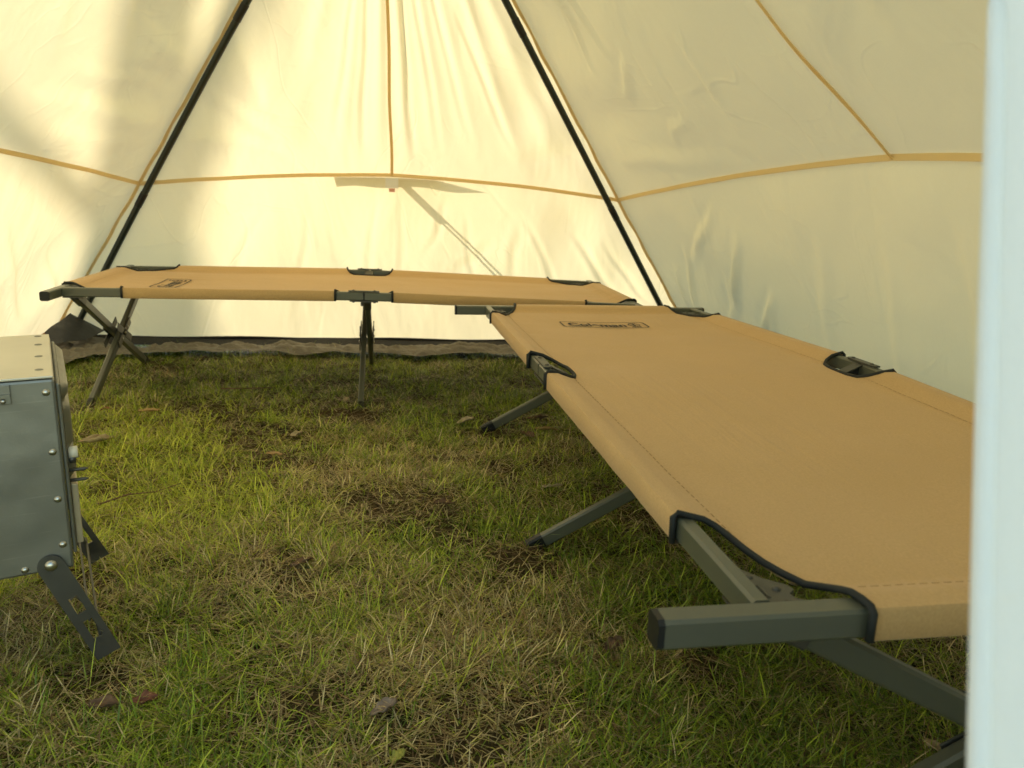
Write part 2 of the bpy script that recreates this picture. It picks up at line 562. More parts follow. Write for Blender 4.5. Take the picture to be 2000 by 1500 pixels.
    me = blades_mesh('thatch', P, .02 + .04 * rng.random(n), .0009 + .0012 * rng.random(n), 1.2 + .32 * rng.random(n),
                     rng.random(n) * 2 * np.pi, rng.random(n) * .3, col, gh(P) + .004 + .008 * rng.random(n))
    o = obj('thatch', None, 'grass', me=me)
    tag(o, 'dry straw coloured thatch lying flat between the grass blades', 'thatch', kind='stuff')

# ------------------------------------------------------------ tent
HW, RZ = 1.42, 1.945
VB, VF = -.93, -2.77
DEPTH = 3.7
def T(u, v_, z):
    return V(u, v_, z)

def kink_curve(t, c0, c1, mid):
    """seam from corner c0 to c1 that rises and bulges to the guy point mid"""
    base = lerp(c0, c1, t)
    b = 4 * t * (1 - t)
    b = b * .75 + .25 * (1 - abs(2 * t - 1))
    return base + (mid - lerp(c0, c1, .5)) * b

def build_tent():
    root = thing('tent', 'cream cotton tent with dark poles and tan seam tape, seen from inside', 'tent', TO, (0, 0, TA))
    nz = lambda p, s, k: noise.noise(Vector((p.x * s + k, p.y * s, p.z * s - k)))
    KF = .345
    
    # corner lines of the cloth, a little outside the poles
    foot = {k: V(su * (HW + .05), v_, 0.03) for k, su, v_ in (('bl', -1, -.03), ('br', 1, -.03), ('fl', -1, -DEPTH - .05), ('fr', 1, -DEPTH - .05))}
    apex = {'b': V(0, VB + .04, RZ + .05), 'f': V(0, VF - .04, RZ + .05)}
    kc = {k: lerp(foot[k], apex[k[0]], KF) + V(0, 0, -.012) for k in foot}
    mids = {'b': V(.012, -.17, .765), 'r': V(1.13, -2.0, .822), 'l': V(-1.13, -1.85, .815)}
    fold_b = [(.27, .012, .03), (.385, .010, .02), (.47, .02, .018), (.53, .016, .016), (.62, .01, .022), (.70, .008, .02), (.80, .014, .02), (.9, .02, .03)]

    # explicit pull creases: (s0, t0, s1, t1, depth, width) in panel coordinates
    CR_UP = {'r': [(.13, .30, .165, .60, .010, .018), (.165, .55, .19, .30, .008, .016), (.15, .22, .23, .30, .008, .018), (.19, .10, .27, .16, .007, .016),
                   (.05, .10, .30, .03, .010, .03), (.10, .45, .13, .75, .006, .02), (.33, .08, .36, .30, .006, .025), (.62, .15, .66, .6, .008, .03), (.42, .5, .47, .9, .006, .03)],
             'l': [(.03, .10, .34, .02, .012, .022), (.02, .17, .30, .12, .012, .02), (.02, .24, .26, .20, .010, .02), (.02, .30, .20, .33, .009, .02), (.05, .40, .22, .55, .009, .025),
                   (.18, .28, .30, .42, .008, .02), (.12, .6, .24, .5, .007, .025), (.28, .2, .4, .35, .007, .03), (.10, .36, .16, .26, .008, .014)],
             'b': [(.02, .15, .30, .05, .010, .02), (.03, .28, .26, .10, .010, .02), (.98, .15, .74, .06, .010, .02), (.03, .42, .20, .2, .008, .02), (.55, .02, .56, .6, .010, .016),
                   (.44, .02, .43, .6, .010, .016), (.62, .05, .60, .7, .008, .02), (.37, .1, .38, .7, .008, .02), (.70, .1, .66, .8, .007, .02), (.80, .1, .75, .5, .007, .018)]}
    CR_LO = {'r': [(.17, .30, .24, .75, .014, .022), (.20, .12, .285, .50, .016, .020), (.15, .22, .19, .55, .010, .018), (.245, .2, .27, .42, .012, .016), (.10, .6, .22, .9, .008, .02),
                   (.07, .1, .10, .7, .010, .02), (.04, .08, .06, .6, .009, .015), (.36, .2, .38, .8, .006, .03), (.46, .1, .47, .9, .006, .03), (.55, .1, .56, .9, .007, .03)],
             'l': [(.04, .2, .12, .6, .012, .02), (.10, .15, .22, .7, .012, .022), (.2, .2, .3, .6, .010, .025), (.06, .05, .08, .5, .010, .02), (.3, .5, .44, .9, .008, .03)],
             'b': [(.93, .1, .86, .75, .016, .018), (.96, .2, .92, .7, .012, .014), (.80, .1, .78, .8, .010, .014), (.70, .3, .76, .75, .010, .02), (.64, .1, .65, .8, .007, .012),
                   (.515, .05, .512, .9, .007, .01), (.455, .05, .46, .9, .006, .012), (.60, .4, .70, .65, .008, .018), (.56, .5, .62, .9, .007, .014), (.35, .1, .34, .8, .006, .015), (.22, .1, .25, .8, .006, .02)]}
    def crease(lst, s, t, ls, lt, p):
        d = 0
        for s0, t0, s1, t1, amp, wd in lst:
            ax, ay, bx, by = s0 * ls, t0 * lt, s1 * ls, t1 * lt
            px, py = s * ls, t * lt
            dx_, dy_ = bx - ax, by - ay
            L2 = dx_ * dx_ + dy_ * dy_
            k = ((px - ax) * dx_ + (py - ay) * dy_) / L2
            if k < -.1 or k > 1.1: continue
            q = (-(px - ax) * dy_ + (py - ay) * dx_) / math.sqrt(L2) + .025 * noise.noise(Vector((k * 2.5 + s0 * 40, t0 * 30, 2)))
            if abs(q) > wd * 5: continue
            e = math.sin(math.pi * min(1, max(0, k))) ** .7
            d += amp * e * (math.exp(-(q / wd) ** 2) - .45 * math.exp(-((q - 1.7 * wd) / wd) ** 2))
        return d

    def tri_upper(side):
        if side == 'b':
            c0, c1, a0, a1, m = kc['bl'], kc['br'], apex['b'], apex['b'], mids['b']
        elif side == 'r':
            c0, c1, a0, a1, m = kc['br'], kc['fr'], apex['b'], apex['f'], mids['r']
        else:
            c0, c1, a0, a1, m = kc['bl'], kc['fl'], apex['b'], apex['f'], mids['l']
        nrm = (c1 - c0).cross(a0 - c0).normalized()
        ctr = V(0, -1.85, 1)
        if nrm.dot(c0 - ctr) < 0: nrm = -nrm
        def fn(s, t):
            k = kink_curve(s, c0, c1, m)
            top = lerp(a0, a1, s)
            p = lerp(k, top, t)
            e = min(1, min(s, 1 - s) * 7) * min(1, t * 6)
            d = -.03 * math.sin(math.pi * t) * math.sin(math.pi * s)
            d += e * (.016 * nz(p, 1.8, 5) + .007 * nz(p, 4.5, 2))
            if side == 'b':
                for q, amp, wd in fold_b:
                    d += amp * 1.5 * e * math.exp(-((s - q) / wd) ** 2) * (.35 + .65 * t) * (1 - .6 * t ** 3)
            ed = min(1, min(s, 1 - s) * 16) * min(1, t * 8)
            d -= crease(CR_UP[side], s, t, 2.0 if side == 'b' else 3.2, 1.45, p) * (1.5 if side == 'r' else .9) * ed
            # fan of pull creases at the pole corners
            for cs, amp in ((0, 1), (1, 1)):
                r = abs(s - cs)
                d += .017 * amp * math.sin((t * 9 + r * 5) * 3.2 + 2 * nz(p, 1.2, 8)) * math.exp(-((r - .09) / .085) ** 2) * min(1, t * 5) * (1 - t) * ed
            return p + nrm * d
        return fn
    def lower(side):
        if side == 'b':
            c0, c1, f0, f1, m = kc['bl'], kc['br'], foot['bl'], foot['br'], mids['b']
        elif side == 'r':
            c0, c1, f0, f1, m = kc['br'], kc['fr'], foot['br'], foot['fr'], mids['r']
        else:
            c0, c1, f0, f1, m = kc['bl'], kc['fl'], foot['bl'], foot['fl'], mids['l']
        nrm = (f1 - f0).cross(c0 - f0).normalized()
        ctr = V(0, -1.85, .3)
        if nrm.dot(f0 - ctr) < 0: nrm = -nrm
        def fn(s, t):
            k = kink_curve(s, c0, c1, m)
            p = lerp(lerp(f0, f1, s), k, t)
            e = min(1, min(s, 1 - s) * 8) * min(1, (1 - t) * 6)
            d = .018 * math.sin(math.pi * t) * math.sin(math.pi * s)
            d += e * (.014 * nz(p, 2.2, 15) + .008 * nz(p, 5.5, 12))
            # hanging drapes below the seam
            ss = s * (26 if side == 'b' else 34)
            d += e * .005 * math.sin(ss + 3 * nz(p, .9, 4)) * (.4 + .6 * t)
            r = 1 - s if side == 'b' else s
            d += .014 * math.sin((t * 4 + r * 16) * 2.1 + 3 * nz(p, 1.5, 3)) * math.exp(-((r - .10) / .08) ** 2) * min(1, t * 4) * min(1, (1 - t) * 4) * min(1, r * 16)
            d -= crease(CR_LO[side], s, t, 2.4 if side == 'b' else 3.6, .75, p) * (1.6 if side == 'r' else .9) * min(1, min(s, 1 - s) * 16) * min(1, (1 - t) * 8)
            return p + nrm * d
        return fn
    walls = {}
    for side, name in (('b', 'back_wall'), ('r', 'right_wall'), ('l', 'left_wall')):
        bm = bmesh.new()
        n = 190 if side == 'b' else 230
        lo, up = lower(side), tri_upper(side)
        tl, tu = 40, 74
        col = []
        for i in range(n + 1):
            s = i / n
            row = [lo(s, j / tl) for j in range(tl)] + [up(s, j / tu) for j in range(tu + 1)]
            col.append([bm.verts.new(p) for p in row])
        for i in range(n):
            for j in range(tl + tu):
                bm.faces.new((col[i][j], col[i + 1][j], col[i + 1][j + 1], col[i][j + 1]))
        bmesh.ops.remove_doubles(bm, verts=bm.verts, dist=1e-5)
        bmesh.ops.delete(bm, geom=[v for v in bm.verts if not v.link_faces], context='VERTS')
        walls[side] = obj(name, bm, 'tent', root, smooth=True)
        walls[side]['label'] = {'b': 'sunlit back wall of thin cream cotton', 'r': 'shaded right wall of cream cotton', 'l': 'left wall of cream cotton crossed by a tree shadow'}[side]
    # ---- seam tapes: narrow strips lying 4 mm inside the cloth
    def strip(pts, wid, inward, wall, name='seam_tape', mat='tape', th=.002):
        bm = bmesh.new()
        rows = []
        for i, p in enumerate(pts):
            d = (pts[min(i + 1, len(pts) - 1)] - pts[max(i - 1, 0)]).normalized()
            inn = inward(p)
            inn = (inn - d * inn.dot(d)).normalized()
            sd = d.cross(inn)
            q = p + inn * .006
            rows.append([bm.verts.new(q + sd * (wid / 2 * a) + inn * (th * b)) for a, b in ((-1, 0), (-1, 1), (1, 1), (1, 0))])
        for i in range(len(rows) - 1):
            for k in range(4):
                j = (k + 1) % 4
                bm.faces.new((rows[i][k], rows[i][j], rows[i + 1][j], rows[i + 1][k]))
        bm.faces.new(rows[0]); bm.faces.new(rows[-1][::-1])
        return obj(name, bm, mat, wall)
    ctr = V(0, -1.85, .9)
    inward = lambda p: (ctr - p).normalized()
    wob = lambda p, k: V(0, 0, .0015 * nz(p, 6, k))
    for side in 'brl':
        up = tri_upper(side)
        strip([up(i / 60, 0) + wob(up(i / 60, 0), 3) for i in range(61)], .015, inward, walls[side])
    strip([tri_upper('b')(.5 + .0012 * math.sin(j * .5), j / 40) for j in range(41)], .012, inward, walls['b'])
    for side in 'rl':
        strip([tri_upper(side)(.5 + .002 * math.sin(j * .6), j / 40) for j in range(41)], .015, inward, walls[side])
    for k, side in (('bl', 'l'), ('br', 'r')):
        pts = [lerp(foot[k], kc[k], j / 20) for j in range(20)] + [lerp(kc[k], apex['b'], j / 40) for j in range(36)]
        pts = [p + V((1 if k == 'bl' else -1) * .0025 * math.sin(i * 1.1), 0, .002 * math.sin(i * 1.7)) for i, p in enumerate(pts)]
        strip(pts, .012, inward, walls[side])
    # ---- bottom band, zip line and crumpled mud skirt
    for side, f0, f1 in (('b', foot['bl'], foot['br']), ('r', foot['br'], foot['fr']), ('l', foot['bl'], foot['fl'])):
        nrm = (ctr - lerp(f0, f1, .5)); nrm.z = 0; nrm.normalize()
        bm = bmesh.new()
        grid(bm, lambda s, t: lerp(f0, f1, s) + nrm * (.006 + .085 * (1 - t)) + V(0, 0, -.016 + .021 * t + .003 * math.sin(s * 19) * t), 60, 2)
        obj('hem_band', bm, 'band', walls[side], smooth=True)
        bm = bmesh.new()
        tube(bm, [lerp(f0, f1, i / 40) + nrm * .012 + V(0, 0, .004 + .003 * math.sin(i * .7)) for i in range(41)], .006, 6)
        obj('zip', bm, 'band', walls[side], smooth=True)
        bm = bmesh.new()
        def sk(s, t):
            p = lerp(f0, f1, s)
            wid = .17 + .06 * noise.noise(V(s * 9, 1.3, side == 'b')) + .05 * noise.noise(V(s * 23, 5.3, 2))
            q = p + nrm * (.075 + wid * t)
            wx = TO + TU * q.x + TV * q.y
            g = ground_h(wx.x, wx.y)
            crum = abs(noise.noise(V(s * 16, t * 2.0, 4))) * .035 + abs(noise.noise(V(s * 42, t * 4, 9))) * .03 + abs(noise.noise(V(s * 95, t * 6, 2))) * .014
            q.z = g + .004 + .02 * (1 - t) + crum * math.sin(math.pi * min(1, t * .86 + .06)) + .022 * t
            return q
        grid(bm, sk, 320, 14)
        o = obj('mud_skirt', bm, 'skirt', root, smooth=True)
    # ---- corner gussets with leather reinforcement
    for k, side in (('bl', -1), ('br', 1)):
        f = foot[k] + V(0, 0, -.02)
        pb = lerp(f, apex['b'], .07) + V(-side * .02, -.03, 0)
        along_b = f + V(-side * .24, -.05, .05)
        along_s = f + V(-side * .06, -.34, .05)
        low = f + V(-side * .26, -.30, .06)
        bm = bmesh.new()
        def gs(s, t):
            edge = lerp(along_b, along_s, s)
            edge = edge + (low - lerp(along_b, along_s, .5)) * (4 * s * (1 - s)) * .4
            p = lerp(edge, pb, t)
            return p + V(0, 0, .02 * noise.noise(p * 9) * (1 - t))
        grid(bm, gs, 20, 10)
        obj('corner_gusset', bm, 'gusset', root, smooth=True)
        bm = bmesh.new()
        c = f + V(-side * .05, -.22, .05)
        grid(bm, lambda s, t: c + V(-side * (.02 + .02 * math.sin(t * 2.6)), (s - .5) * .13, .045 * t * (1 - .5 * abs(2 * s - 1)) + .006 * math.sin(s * 5 + t * 2)), 10, 6)
        obj('corner_reinforcement', bm, 'leather', root, smooth=True)
    # ---- poles and ridge
    for su, v_, av in ((-1, 0, VB), (1, 0, VB), (-1, -DEPTH, VF), (1, -DEPTH, VF)):
        bm = bmesh.new()
        p0, p1 = V(su * HW, v_, -.01), V(0, av, RZ)
        out = V(su, .4 if v_ == 0 else -.4, -.3).normalized()
        bow = .025 if su < 0 else .004
        pts = [lerp(p0, p1, i / 24) + out * bow * math.sin(math.pi * i / 24) for i in range(25)]
        tube(bm, pts, .0128, 14)
        p = obj('pole', bm, 'pole', root, smooth=True)
        for fj in (8, 16):
            bm = bmesh.new()
            dj = (pts[fj + 1] - pts[fj]).normalized()
            tube(bm, [pts[fj] - dj * .035, pts[fj] - dj * .033, pts[fj] + dj * .033, pts[fj] + dj * .035], [.0128, .0142, .0142, .0128], 14)
            obj('pole_joint', bm, 'cap', p, smooth=True)
        bm = bmesh.new()
        tube(bm, [p0, p0 + (p1 - p0).normalized() * .03], .018, 14)
        obj('pole_tip', bm, 'cap', p, smooth=True)
    bm = bmesh.new()
    tube(bm, [V(0, VB + .02, RZ), V(0, VF - .02, RZ)], .0145, 12)
    obj('ridge_pole', bm, 'pole', root, smooth=True)
    # ---- front: door flap right (hanging, camera side) and tied back on the left
    def front_v(z):
        return -DEPTH + (VF + DEPTH) * (z / 1.96)
    zs_r = [(0, .205), (.40, .257), (.54, .283), (.66, .3055), (.81, .335), (1.0, .345), (1.3, .29), (1.6, .16), (1.95, .0)]
    zs_l = [(0, -1.36), (.5, -1.02), (.8, -.81), (1.3, -.47), (1.6, -.26), (1.95, -.0)]
    def interp(tab, z):
        return float(np.interp(z, [a for a, b in tab], [b for a, b in tab]))
    for tab, su, nm in ((zs_r, 1, 'door_flap'), (zs_l, -1, 'door_side_panel')):
        bm = bmesh.new()
        def df(s, t):
            z = .03 + (RZ + .0) * t
            e = interp(tab, z)
            outer = su * (HW + .05) * (1 - z / (RZ + .05))
            u = lerp(e, outer, s)
            v_ = front_v(z) + .010 * math.sin(u * 26 + z * 3 + 2 * noise.noise(V(u * 3, z * 1.5, 8))) * min(1, s * 9) + .005 * noise.noise(V(u * 4, z * 2, 3))
            return V(u, v_, z)
        grid(bm, df, 40, 60)
        fl = obj(nm, bm, 'door', root, smooth=True)
        bm = bmesh.new()
        pts = [df(0, j / 60) for j in range(61)]
        tube(bm, pts, .004, 6, flat=.6)
        obj('hem', bm, 'door', fl, smooth=True)
    # ---- outside: vent flap on the back seam, its patch and tag, guy rope
    kb = lambda t: kink_curve(t, kc['bl'], kc['br'], mids['b'])
    bm = bmesh.new()
    def vf(s, t):
        top = kb(lerp(.372, .594, s)) + V(0, .012, -.004)
        o_ = V(lerp(-.06, .12, s), .08, -.004) * t
        return top + o_ + V(0, 0, .006 * math.sin(s * 14) * t)
    vs = grid(bm, vf, 24, 4)
    o = obj('vent_flap', bm, 'skirt', root, smooth=True)
    bm = bmesh.new()
    m = kb(.5)
    box(bm, m.x - .027, m.x + .027, m.y - .020, m.y - .017, m.z - .052, m.z - .012)
    pt = obj('webbing_patch', bm, 'white', root)
    bm = bmesh.new()
    box(bm, m.x - .012, m.x + .013, m.y - .022, m.y - .0185, m.z - .068, m.z - .053)
    obj('pull_tag', bm, 'red', root)
    bm = bmesh.new()
    a = m + V(.02, .03, -.02)
    d = V(.04, 1, -.40)
    tube(bm, [a, a + d * 1.0, a + d * 1.9], .004, 6)
    tube(bm, [a + V(.012, 0, .004), a + d * 1.0 + V(.03, 0, .01), a + d * 1.9], .004, 6)
    gr = obj('guy_rope', bm, 'rope', root, smooth=True)
    bm = bmesh.new()
    bar(bm, a, a + d * .2, .032, .004, up=(0, 1, .4), ch=.001)
    obj('strap', bm, 'band', gr)
    bm = bmesh.new()
    pe = a + d * 1.9
    tube(bm, [pe + V(.03, .05, .06), pe, pe + V(-.04, -.1, -.12)], .006, 6)
    obj('tent_peg', bm, 'rivet', root, smooth=True)
    return root

# ------------------------------------------------------------ camping cot
CL, CW0, CW1, CH, CROWN = 1.876, -.005, .715, .379, .016
def cot_y0(x): return CW0 + .013 * abs(2 * x / CL - 1)
def cot_y1(x): return CW1 - .013 * abs(2 * x / CL - 1)
def cot_z(x):
    q = abs(2 * min(max(x, 0), CL) / CL - 1)
    return CH + CROWN * (1 - q)
CUT_E = ([0, .035, .082, .13, .178, .186, .19], [.096, .088, .066, .050, .038, .028, .0])
CUT_M = ([0, .035, .062, .078, .088, .092], [.068, .066, .058, .045, .025, .0])
def cut(x):
    e = min(x, CL - x)
    if e <= 0: return CUT_E[1][0]
    if e < .19: return float(np.interp(e, *CUT_E))
    m = abs(x - CL / 2)
    if m < .092: return float(np.interp(m, *CUT_M))
    return 0.0
def cot_sag(x, f):
    # sleeves slope down to their stitching, then a shallow belly
    dy = max(0, min(f, 1 - f) * (CW1 - CW0) - .018)
    dx = max(0, min(x, CL - x) - .014)
    g = lambda d: min(1, d / .042)
    return -.016 * g(dy) * g(dx) - .012 * (4 * f * (1 - f)) * min(1, dx / .3)
def cloth_z(x, y):
    f = (y - cot_y0(x)) / (cot_y1(x) - cot_y0(x))
    f = min(1, max(0, f))
    dy = min(f, 1 - f) * (CW1 - CW0)
    # puckers beside the sleeve stitching and long slack waves between the rails
    pk = .0011 * noise.noise(Vector((x * 26, f * 2, 3))) * math.exp(-((dy - .06) / .022) ** 2)
    sl_ = .0035 * noise.noise(Vector((x * 2.2, f * 5, 8))) * min(1, dy / .12) * min(1, max(0, min(x, CL - x)) / .1)
    return cot_z(x) + .0015 + cot_sag(x, f) + pk + sl_

def logo_mesh():
    """printed badge: rounded frame, bold wide lettering and a small lantern; flat print"""
    bm = bmesh.new()
    cu = bpy.data.curves.new('lettering', 'FONT')
    cu.body = 'Coleman'
    cu.size = 1
    cu.offset = .028
    cu.space_character = 1.02
    to = bpy.data.objects.new('lettering', cu)
    C.objects.link(to)
    dg = bpy.context.evaluated_depsgraph_get()
    me = to.evaluated_get(dg).to_mesh()
    xs = [v.co.x for v in me.vertices]
    x0, x1 = min(xs), max(xs)
    LW = .172
    mp = {}
    for v in me.vertices:
        mp[v.index] = bm.verts.new((-.108 + (v.co.x - x0) / (x1 - x0) * LW, -.022 + v.co.y * .063, 0))
    for p in me.polygons:
        bm.faces.new([mp[i] for i in p.vertices])
    to.to_mesh_clear() if hasattr(to, 'to_mesh_clear') else None
    bpy.data.objects.remove(to)
    def ring(pts, wd):
        n = len(pts)
        c = V(sum(p[0] for p in pts) / n, sum(p[1] for p in pts) / n, 0)
        for i in range(n):
            pass
        ins, outs = [], []
        for i in range(n):
            p, a, b = V(*pts[i], 0), V(*pts[i - 1], 0), V(*pts[(i + 1) % n], 0)
            t1, t2 = (p - a).normalized(), (b - p).normalized()
            nn = V(-(t1 + t2).y, (t1 + t2).x, 0).normalized()
            outs.append(bm.verts.new(p)); ins.append(bm.verts.new(p + nn * wd))
        for i in range(n):
            j = (i + 1) % n
            bm.faces.new((outs[i], outs[j], ins[j], ins[i]))
    def rrect(x0, x1, y0, y1, r):
        pts = []
        for cx, cy, a0 in ((x1 - r, y0 + r, -90), (x1 - r, y1 - r, 0), (x0 + r, y1 - r, 90), (x0 + r, y0 + r, 180)):
            for k in range(5):
                a = R(a0 + k * 22.5)
                pts.append((cx + r * math.cos(a), cy + r * math.sin(a)))
        return pts
    ring(rrect(-.128, .128, -.043, .043, .016), .0042)
    # lantern mark: globe, cap, base and bail
    lx = .091
    ring([(lx + .019 * math.cos(R(a)), .002 + .019 * math.sin(R(a))) for a in range(0, 360, 24)], .0035)
    for x0_, x1_, y0_, y1_ in ((lx - .014, lx + .014, -.030, -.022), (lx - .011, lx + .011, .024, .030), (lx - .0025, lx + .0025, -.013, .018), (lx - .011, lx + .011, -.002, .002)):
        bm.faces.new([bm.verts.new((a, b, 0)) for a, b in ((x0_, y0_), (x1_, y0_), (x1_, y1_), (x0_, y1_))])
    bmesh.ops.triangulate(bm, faces=bm.faces[:])
    bmesh.ops.subdivide_edges(bm, edges=[e for e in bm.edges if e.calc_length() > .03], cuts=3)
    return bm

def build_cot(label):
    root = thing('camping_cot', label, 'cot', group='tan folding camping cots')
    # ---- canvas: top sheet with the cut-outs, rail sleeves and end hems in one mesh
    st = set(np.linspace(-.0155, CL + .0155, 190).tolist())
    for a in (0, .035, .082, .13, .178, .186, .1895, .1905):
        st |= {a, CL - a}
    for a in (0, .035, .062, .078, .088, .0915, .0925):
        st |= {CL / 2 - a, CL / 2 + a}
    st = sorted(st)
    bm = bmesh.new()
    NY = 34
    rows = []
    for x in st:
        c = cut(x)
        ya, yb = cot_y0(x) + c - .002 * (c == 0), cot_y1(x) - c + .002 * (c == 0)
        row = []
        for j in range(NY + 1):
            t = j / NY
            t = t - .115 * math.sin(2 * math.pi * t)
            y = lerp(ya, yb, t)
            row.append(bm.verts.new((x, y, cloth_z(x, y))))
        rows.append(row)
    for i in range(len(rows) - 1):
        for j in range(NY):
            bm.faces.new((rows[i][j], rows[i + 1][j], rows[i + 1][j + 1], rows[i][j + 1]))
    segs = [(.19, CL / 2 - .092), (CL / 2 + .092, CL - .19)]
    for side in (0, 1):
        sgn = -1 if side == 0 else 1
        yy = cot_y0 if side == 0 else cot_y1
        for x0, x1 in segs:
            prof = [(.002, .0015), (.0038, -.002), (.0038, -.030), (.001, -.0325), (-.026, -.032)]
            prev = None
            for i in range(31):
                x = lerp(x0, x1, i / 30)
                ww = .0012 * noise.noise(V(x * 14, side * 3, 1))
                row = [bm.verts.new((x, yy(x) + sgn * (a + ww * (a > .003)), cot_z(x) + b)) for a, b in prof]
                if prev:
                    for k in range(len(prof) - 1):
                        bm.faces.new((prev[k], row[k], row[k + 1], prev[k + 1]))
                prev = row
    for xe, sg in ((-.0155, -1), (CL + .0155, 1)):
        prof = [(0, .0), (.002, -.003), (.002, -.030), (0, -.0325), (-.025, -.032)]
        prev = None
        for i in range(25):
            y = lerp(cot_y0(0) + .096, cot_y1(0) - .096, i / 24)
            zz = cloth_z(xe, y)
            row = [bm.verts.new((xe + sg * a, y, zz + b)) for a, b in prof]
            if prev:
                for k in range(len(prof) - 1):
                    bm.faces.new((prev[k], row[k], row[k + 1], prev[k + 1]))
            prev = row
    canvas = obj('canvas', bm, 'canvas', root, smooth=True)
    # crease edges stay crisp
    # ---- black binding round the cut-outs
    def path_corner(flip_x, side):
        pts = []
        yy = cot_y0 if side == 0 else cot_y1
        sg = 1 if side == 0 else -1
        X = (lambda e: CL - e) if flip_x else (lambda e: e)
        x = X(.19)
        pts += [V(x, yy(x) - sg * .005, cot_z(x) - .031), V(x, yy(x) - sg * .006, cot_z(x) - .001), V(x, yy(x) - sg * .001, cot_z(x) + .004)]
        for e in (.186, .178, .16, .13, .105, .082, .058, .035, .022, .012, 0, -.014):
            xx = X(e)
            y = yy(min(max(xx, 0), CL)) + sg * cut(xx)
            pts.append(V(xx, y, cloth_z(xx, y) + .001))
        xe = X(-.019)
        pts += [V(xe, pts[-1].y, pts[-1].z - .004), V(xe, pts[-1].y, pts[-1].z - .031)]
        return pts
    for fx in (0, 1):
        for side in (0, 1):
            bm = bmesh.new()
            tube(bm, path_corner(fx, side), .0038, 8)
            obj('binding', bm, 'binding', canvas, smooth=True)
    for side in (0, 1):
        yy = cot_y0 if side == 0 else cot_y1
        sg = 1 if side == 0 else -1
        pts = []
        for d_, first in ((-1, True), (1, False)):
            seq = []
            x = CL / 2 + d_ * .092
            seq += [V(x, yy(x) - sg * .005, cot_z(x) - .031), V(x, yy(x) - sg * .006, cot_z(x) - .001), V(x, yy(x) - sg * .001, cot_z(x) + .004)]
            for e in (.088, .083, .078, .062, .05, .035, .018):
                xx = CL / 2 + d_ * e
                y = yy(xx) + sg * cut(xx)
                seq.append(V(xx, y, cloth_z(xx, y) + .001))
            pts += seq if first else seq[::-1]
        bm = bmesh.new()
        tube(bm, pts, .0038, 8)
        obj('binding', bm, 'binding', canvas, smooth=True)
    # ---- stitching lines of sleeves and hems
    def ribbon(pts, wid):
        bm = bmesh.new()
        prev = None
        n = len(pts)
        for i in range(n):
            d = (pts[min(i + 1, n - 1)] - pts[max(i - 1, 0)]).normalized()
            s = V(-d.y, d.x, 0) * wid / 2
            row = [bm.verts.new(pts[i] - s), bm.verts.new(pts[i] + s)]
            if prev and (i % 3):
                bm.faces.new((prev[0], row[0], row[1], prev[1]))
            prev = row
        obj('stitching', bm, 'stitch', canvas)
    for side in (0, 1):
        yy = cot_y0 if side == 0 else cot_y1
        sg = 1 if side == 0 else -1
        for x0, x1 in ((.14, CL / 2 - .06), (CL / 2 + .06, CL - .14)):
            pts = []
            for i in range(150):
                x = lerp(x0, x1, i / 149)
                y = yy(x) + sg * (.054 + .0012 * noise.noise(V(x * 9, side, 4)))
                pts.append(V(x, y, cloth_z(x, y) + .0012))
            ribbon(pts, .0016)
    for xe in (.034, CL - .034):
        pts = []
        for i in range(110):
            y = lerp(cot_y0(0) + .115, cot_y1(0) - .115, i / 109)
            pts.append(V(xe + .0015 * noise.noise(V(y * 12, xe, 1)), y, cloth_z(xe, y) + .0012))
        ribbon(pts, .0016)
    # ---- printed logo, conformed to the cloth
    bm = logo_mesh()
    for v in bm.verts:
        x, y = .255 - v.co.y, .325 + v.co.x
        v.co = V(x, y, cloth_z(x, y) + .0022)
    obj('printed_logo', bm, 'print', canvas)
    # ---- side rails, one per half
    RWD, RHT = .018, .028
    for side in (0, 1):
        yy = cot_y0 if side == 0 else cot_y1
        sg = 1 if side == 0 else -1
        for x0, x1 in ((.0135, CL / 2 - .003), (CL / 2 + .003, CL - .0135)):
            bm = bmesh.new()
            bar(bm, (x0, yy(x0) + sg * RWD / 2, cot_z(x0) - .002 - RHT / 2), (x1, yy(x1) + sg * RWD / 2, cot_z(x1) - .002 - RHT / 2), RWD, RHT)
            rail = obj('side_rail', bm, 'frame', root)
            bm = bmesh.new()
            xe, dd = (x0, .2) if x0 < .1 else (x1, -.2)
            bar(bm, (xe, yy(xe) + sg * RWD / 2, cot_z(xe) - .002 - RHT / 2), (xe + dd * .004, yy(xe) + sg * RWD / 2, cot_z(xe) - .002 - RHT / 2), RWD * .93, RHT * .93)
            obj('end_plug', bm, 'cap', rail)
        xm = CL / 2
        ym, zm = yy(xm), cot_z(xm)
        bm = bmesh.new()
        box(bm, xm - .012, xm + .012, *sorted((ym + sg * .003, ym + sg * .015)), zm - .028, zm - .006)
        obj('joint_core', bm, 'cap', root)
        # hinge: top plate with tongue, under plate, rivets
        bm = bmesh.new()
        f = lambda p: [(xm + a, ym + sg * b) for a, b in p]
        plate(bm, f([(-.050, .001), (.050, .001), (.050, .014), (.042, .0178), (-.042, .0178), (-.050, .014)]), zm - .0015, zm + .002)
        bar(bm, (xm, ym + sg * .016, zm - .004), (xm, ym + sg * .060, zm - .024), .003, .028, up=(1, 0, 0), ch=.0008)
        box(bm, xm - .046, xm + .046, *sorted((ym + sg * .0005, ym + sg * .024)), zm - .0345, zm - .0308)
        box(bm, xm - .012, xm + .012, *sorted((ym + sg * .050, ym + sg * .060)), zm - .055, zm - .026)
        hg = obj('joint_bracket', bm, 'bracket', root)
